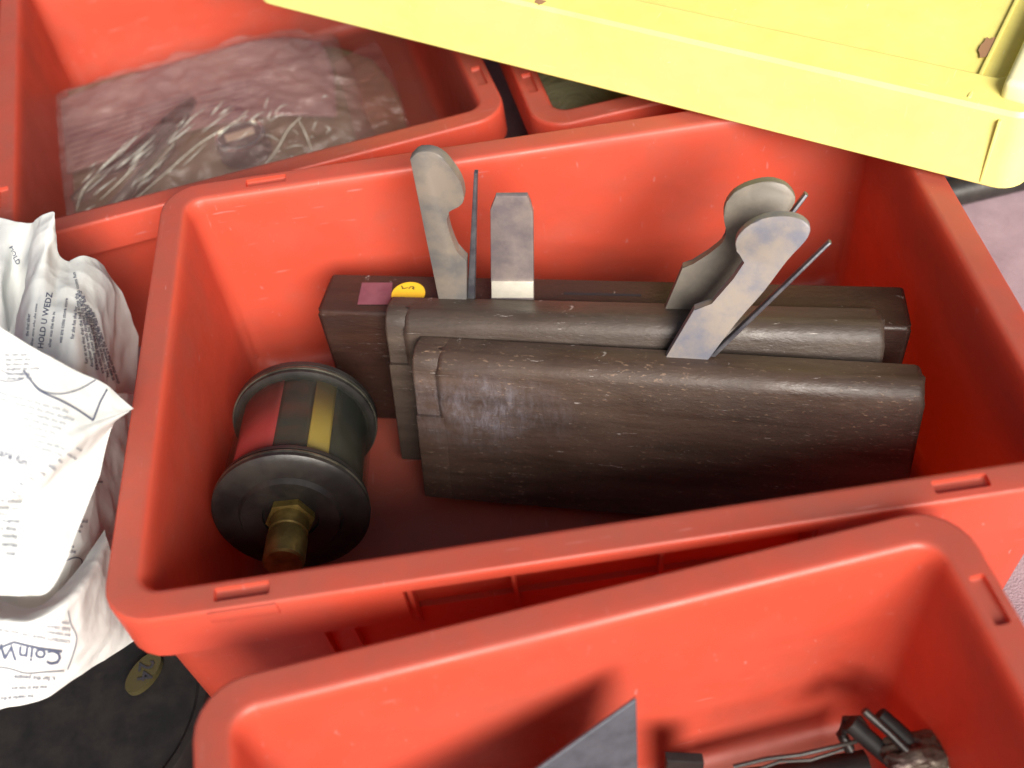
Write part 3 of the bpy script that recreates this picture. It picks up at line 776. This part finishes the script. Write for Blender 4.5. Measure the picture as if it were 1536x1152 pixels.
# round tin
q = at(364, 214, .046); tin = empty('round_tin', loc=q)
bm = bmesh.new(); lathe(bm, [(0, .006), (.010, .0065), (.0135, .005), (.0145, .0062), (.0165, .006), (.0175, .003), (.0175, -.008), (0, -.008)], 40); finish('case', bm, M_DARKM, tin, 40)
bm = bmesh.new(); lathe(bm, [(.0145, .0062), (.0152, .0078), (.0168, .0072), (.017, .006)], 40); finish('bezel', bm, M_CHROME, tin, 40)
bm = bmesh.new(); box(bm, (-.010, -.004, .0066), (.010, .004, .0073), .0003, 1, Matrix.Rotation(R(15), 4, 'Z')); finish('paper_label', bm, mat('buff_label', (.45, .33, .25), .7)[0], tin, 0)
tag(tin, 'small round dark tin with a buff label inside the clear bag', 'tin')
# the bag film
shF, _ = sheet('plastic_bag', [
    [(80, 143, .060), (200, 105, .064), (330, 68, .066), (430, 48, .066), (490, 52, .062), (500, 55, .055)],
    [(84, 200, .058), (200, 170, .064), (320, 140, .068), (430, 120, .066), (510, 110, .058), (530, 110, .045)],
    [(88, 260, .052), (200, 240, .062), (320, 215, .066), (430, 190, .064), (530, 170, .055), (550, 170, .04)],
    [(92, 335, .040), (200, 310, .048), (330, 280, .052), (430, 250, .050), (540, 215, .044), (565, 205, .03)]], M_BAG, 190, 120, .0022, 36, 31, solid=0, fold=.8, crease=1.3)
tag(shF, 'crinkled clear plastic bag over old tools in the back left bin', 'plastic bag')
shF2, _ = sheet('plastic_bag', [
    [(500, 95, .05), (545, 72, .055), (566, 68, .055), (590, 110, .05)],
    [(520, 150, .045), (560, 140, .050), (590, 140, .048), (608, 170, .04)],
    [(540, 230, .03), (580, 220, .035), (610, 210, .035), (630, 215, .03)]], M_BAG2, 60, 60, .0018, 30, 41, solid=0, fold=.7, crease=1)
tag(shF2, 'small dusty plastic bag flap standing right of the larger clear bag', 'plastic bag')
# pale slivers along the bag folds, added as painted glints
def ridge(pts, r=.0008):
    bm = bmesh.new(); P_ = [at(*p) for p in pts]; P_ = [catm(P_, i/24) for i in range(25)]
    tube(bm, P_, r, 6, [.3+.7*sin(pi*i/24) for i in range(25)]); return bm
M_FOLD = bag_mat('bag_fold_glint_film', (.55, .52, .46), .35); M_GLINT = bag_mat('bag_glint_film', (.55, .55, .5), .45)  # paler film copies, highlights put into the colour
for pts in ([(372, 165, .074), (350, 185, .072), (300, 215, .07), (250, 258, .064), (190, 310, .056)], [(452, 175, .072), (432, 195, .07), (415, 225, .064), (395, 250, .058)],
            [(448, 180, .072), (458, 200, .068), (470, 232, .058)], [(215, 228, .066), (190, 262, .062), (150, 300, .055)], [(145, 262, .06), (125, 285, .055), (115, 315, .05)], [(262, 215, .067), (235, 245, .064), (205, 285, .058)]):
    finish('fold_glint', ridge(pts), M_FOLD, shF, 60)
at = _at
rnd = random.Random(5)  # scattered thin pale slivers imitate glints on the film
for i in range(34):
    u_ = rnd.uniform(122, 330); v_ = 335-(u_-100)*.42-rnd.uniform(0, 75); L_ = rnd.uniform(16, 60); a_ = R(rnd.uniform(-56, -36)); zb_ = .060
    finish('fold_glint', ridge([(u_, v_, zb_), (u_+L_*.5*cos(a_)+rnd.uniform(-3, 3), v_+L_*.5*sin(a_), zb_+.003), (u_+L_*cos(a_), v_+L_*sin(a_), zb_)], rnd.uniform(.00025, .0006)), M_GLINT, shF, 60)
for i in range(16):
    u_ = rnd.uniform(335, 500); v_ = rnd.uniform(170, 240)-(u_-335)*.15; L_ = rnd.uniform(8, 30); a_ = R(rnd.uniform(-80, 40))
    finish('fold_glint', ridge([(u_, v_, .068), (u_+L_*.5*cos(a_), v_+L_*.5*sin(a_)-3, .070), (u_+L_*cos(a_), v_+L_*sin(a_), .067)], rnd.uniform(.00025, .0005)), M_GLINT, shF, 60)
# rear-right bin bag
M_BAG3, t, b = mat('grey_green_film', (.10, .10, .06), .22, spec=.7)
n = noise_tex(t, 30, 4, .6, dist=1); bump(t, b, n.outputs[0], .006, .8)
shI, _ = sheet('plastic_bag', [
    [(740, 60, .10), (850, 40, .10), (1000, 60, .10), (1150, 90, .10)],
    [(775, 110, .098), (860, 100, .104), (960, 110, .10), (1100, 120, .10)],
    [(815, 185, .088), (870, 175, .092), (980, 160, .092), (1150, 150, .09)]], M_BAG3, 60, 40, .003, 26, 51, solid=.0004)
tag(shI, 'dark grey green plastic bag filling the back right bin', 'plastic bag')

# ------------------------------------------------------------------ front bin contents
# steel triangle
A = at(955, 1049, .120); nrm = Vector((.25, -1, .35)).normalized()
TP = [A, on(962, 1400, A, nrm), on(940, 1405, A, nrm), on(590, 1309, A, nrm)]
print('plate z', [round(p.z, 3) for p in TP])
bl = empty('steel_plate', loc=A)
bm = bmesh.new(); f0 = [bm.verts.new(p-A) for p in TP]; f1 = [bm.verts.new(p-A-nrm*.0016) for p in TP]
bm.faces.new(f0); bm.faces.new(f1[::-1])
for i in range(4): bm.faces.new((f0[i], f1[i], f1[(i+1) % 4], f0[(i+1) % 4]))
bmesh.ops.bevel(bm, geom=list(bm.edges), offset=.0003, segments=1, affect='EDGES')
finish('plate_body', bm, M_BLADE, bl, 0)
tag(bl, 'blue grey triangular steel plate corner standing in the front bin', 'steel plate')
# bracket of parallel bars
q = at(1320, 1110, .05); br = empty('steel_bracket', loc=q)
def barp(name, P, r, mt, root, tp=None, n=8):
    bm = bmesh.new(); tube(bm, [at(*p)-root.location for p in P], r, n, tp); return finish(name, bm, mt, root, 50)
barp('bar', [(1296, 1066, .078), (1330, 1096, .072), (1378, 1142, .064), (1400, 1165, .06), (1400, 1230, .02)], .0016, M_DARKM, br)
barp('bar', [(1274, 1084, .068), (1310, 1115, .062), (1350, 1150, .056), (1370, 1170, .052), (1375, 1240, .016)], .0036, M_BLACK, br)
barp('bar', [(1318, 1072, .07), (1350, 1100, .066), (1392, 1140, .06), (1410, 1160, .056), (1415, 1230, .016)], .0034, M_BLACK, br)
barp('hoop', [(1275, 1125, .055), (1262, 1100, .06), (1270, 1080, .064), (1288, 1080, .066), (1300, 1100, .064), (1330, 1135, .058)], .0022, M_DARKM, br)
tag(br, 'dark steel bracket of parallel bars in the front bin corner', 'bracket')
cr = empty('crumpled_foil', loc=at(1392, 1134, .062))
bm = bmesh.new(); bmesh.ops.create_icosphere(bm, subdivisions=4, radius=.010)
for v in bm.verts:
    k = 1+.45*noise.noise(v.co*120)+.3*abs(noise.noise(v.co*260)); v.co = Vector((v.co.x*1.5, v.co.y*.8, v.co.z*.55))*k
finish('foil_body', bm, metalish('rusty_pale_metal', (.035, .016, .013), (.13, .11, .085), .4, .5, 90), cr, 0)
cr.rotation_euler = (0, 0, R(-10))
tag(cr, 'crumpled pale rusty scrap of metal at the bottom right of the front bin', 'metal scrap')
wr = empty('wire', loc=at(1170, 1140, .06))
barp('strand', [(1100, 1150, .06), (1150, 1138, .062), (1200, 1132, .064), (1260, 1118, .064), (1285, 1112, .062)], .0009, M_DARKM, wr)
barp('strand', [(1120, 1160, .058), (1170, 1142, .06), (1215, 1140, .062), (1265, 1124, .062)], .0007, M_DARKM, wr)
tag(wr, 'thin twisted grey wire running to the dark bracket', 'wire')
q = at(1010, 1138, .06); wd = empty('dark_wedge', loc=q)
bm = bmesh.new(); prism(bm, [(-.003, .004), (.012, -.004), (.012, -.053), (-.003, -.053)], -.002, .002, .0004); finish('wedge_body', bm, M_BLACK, wd, 0)
tag(wd, 'small black metal wedge just right of the steel triangle', 'metal scrap')
# more dark scrap on the floor of the front bin
sc = empty('scrap_bar', loc=at(1180, 1165, .03))
barp('bar_body', [(1060, 1185, .03), (1180, 1172, .034), (1300, 1150, .034)], .007, M_BLACK, sc)
tag(sc, 'black steel bar lying on the floor of the front bin', 'metal bar')

# ------------------------------------------------------------------ dark tube on the table, upper right
rd = empty('metal_tube', loc=at(1450, 285, .012))
bm = bmesh.new(); P0 = at(1400, 294, .012)-rd.location; P1 = at(1536, 262, .012)-rd.location
d = (P1-P0); M_ = d.to_track_quat('Z', 'Y').to_matrix().to_4x4(); M_.translation = P0
lathe(bm, [(0, 0), (.0085, 0), (.010, .001), (.010, d.length), (.0, d.length)], 28, M_); finish('tube_body', bm, M_DARKM, rd, 50)
tag(rd, 'dark metal tube lying on the table beyond the right end of the bin', 'metal tube')
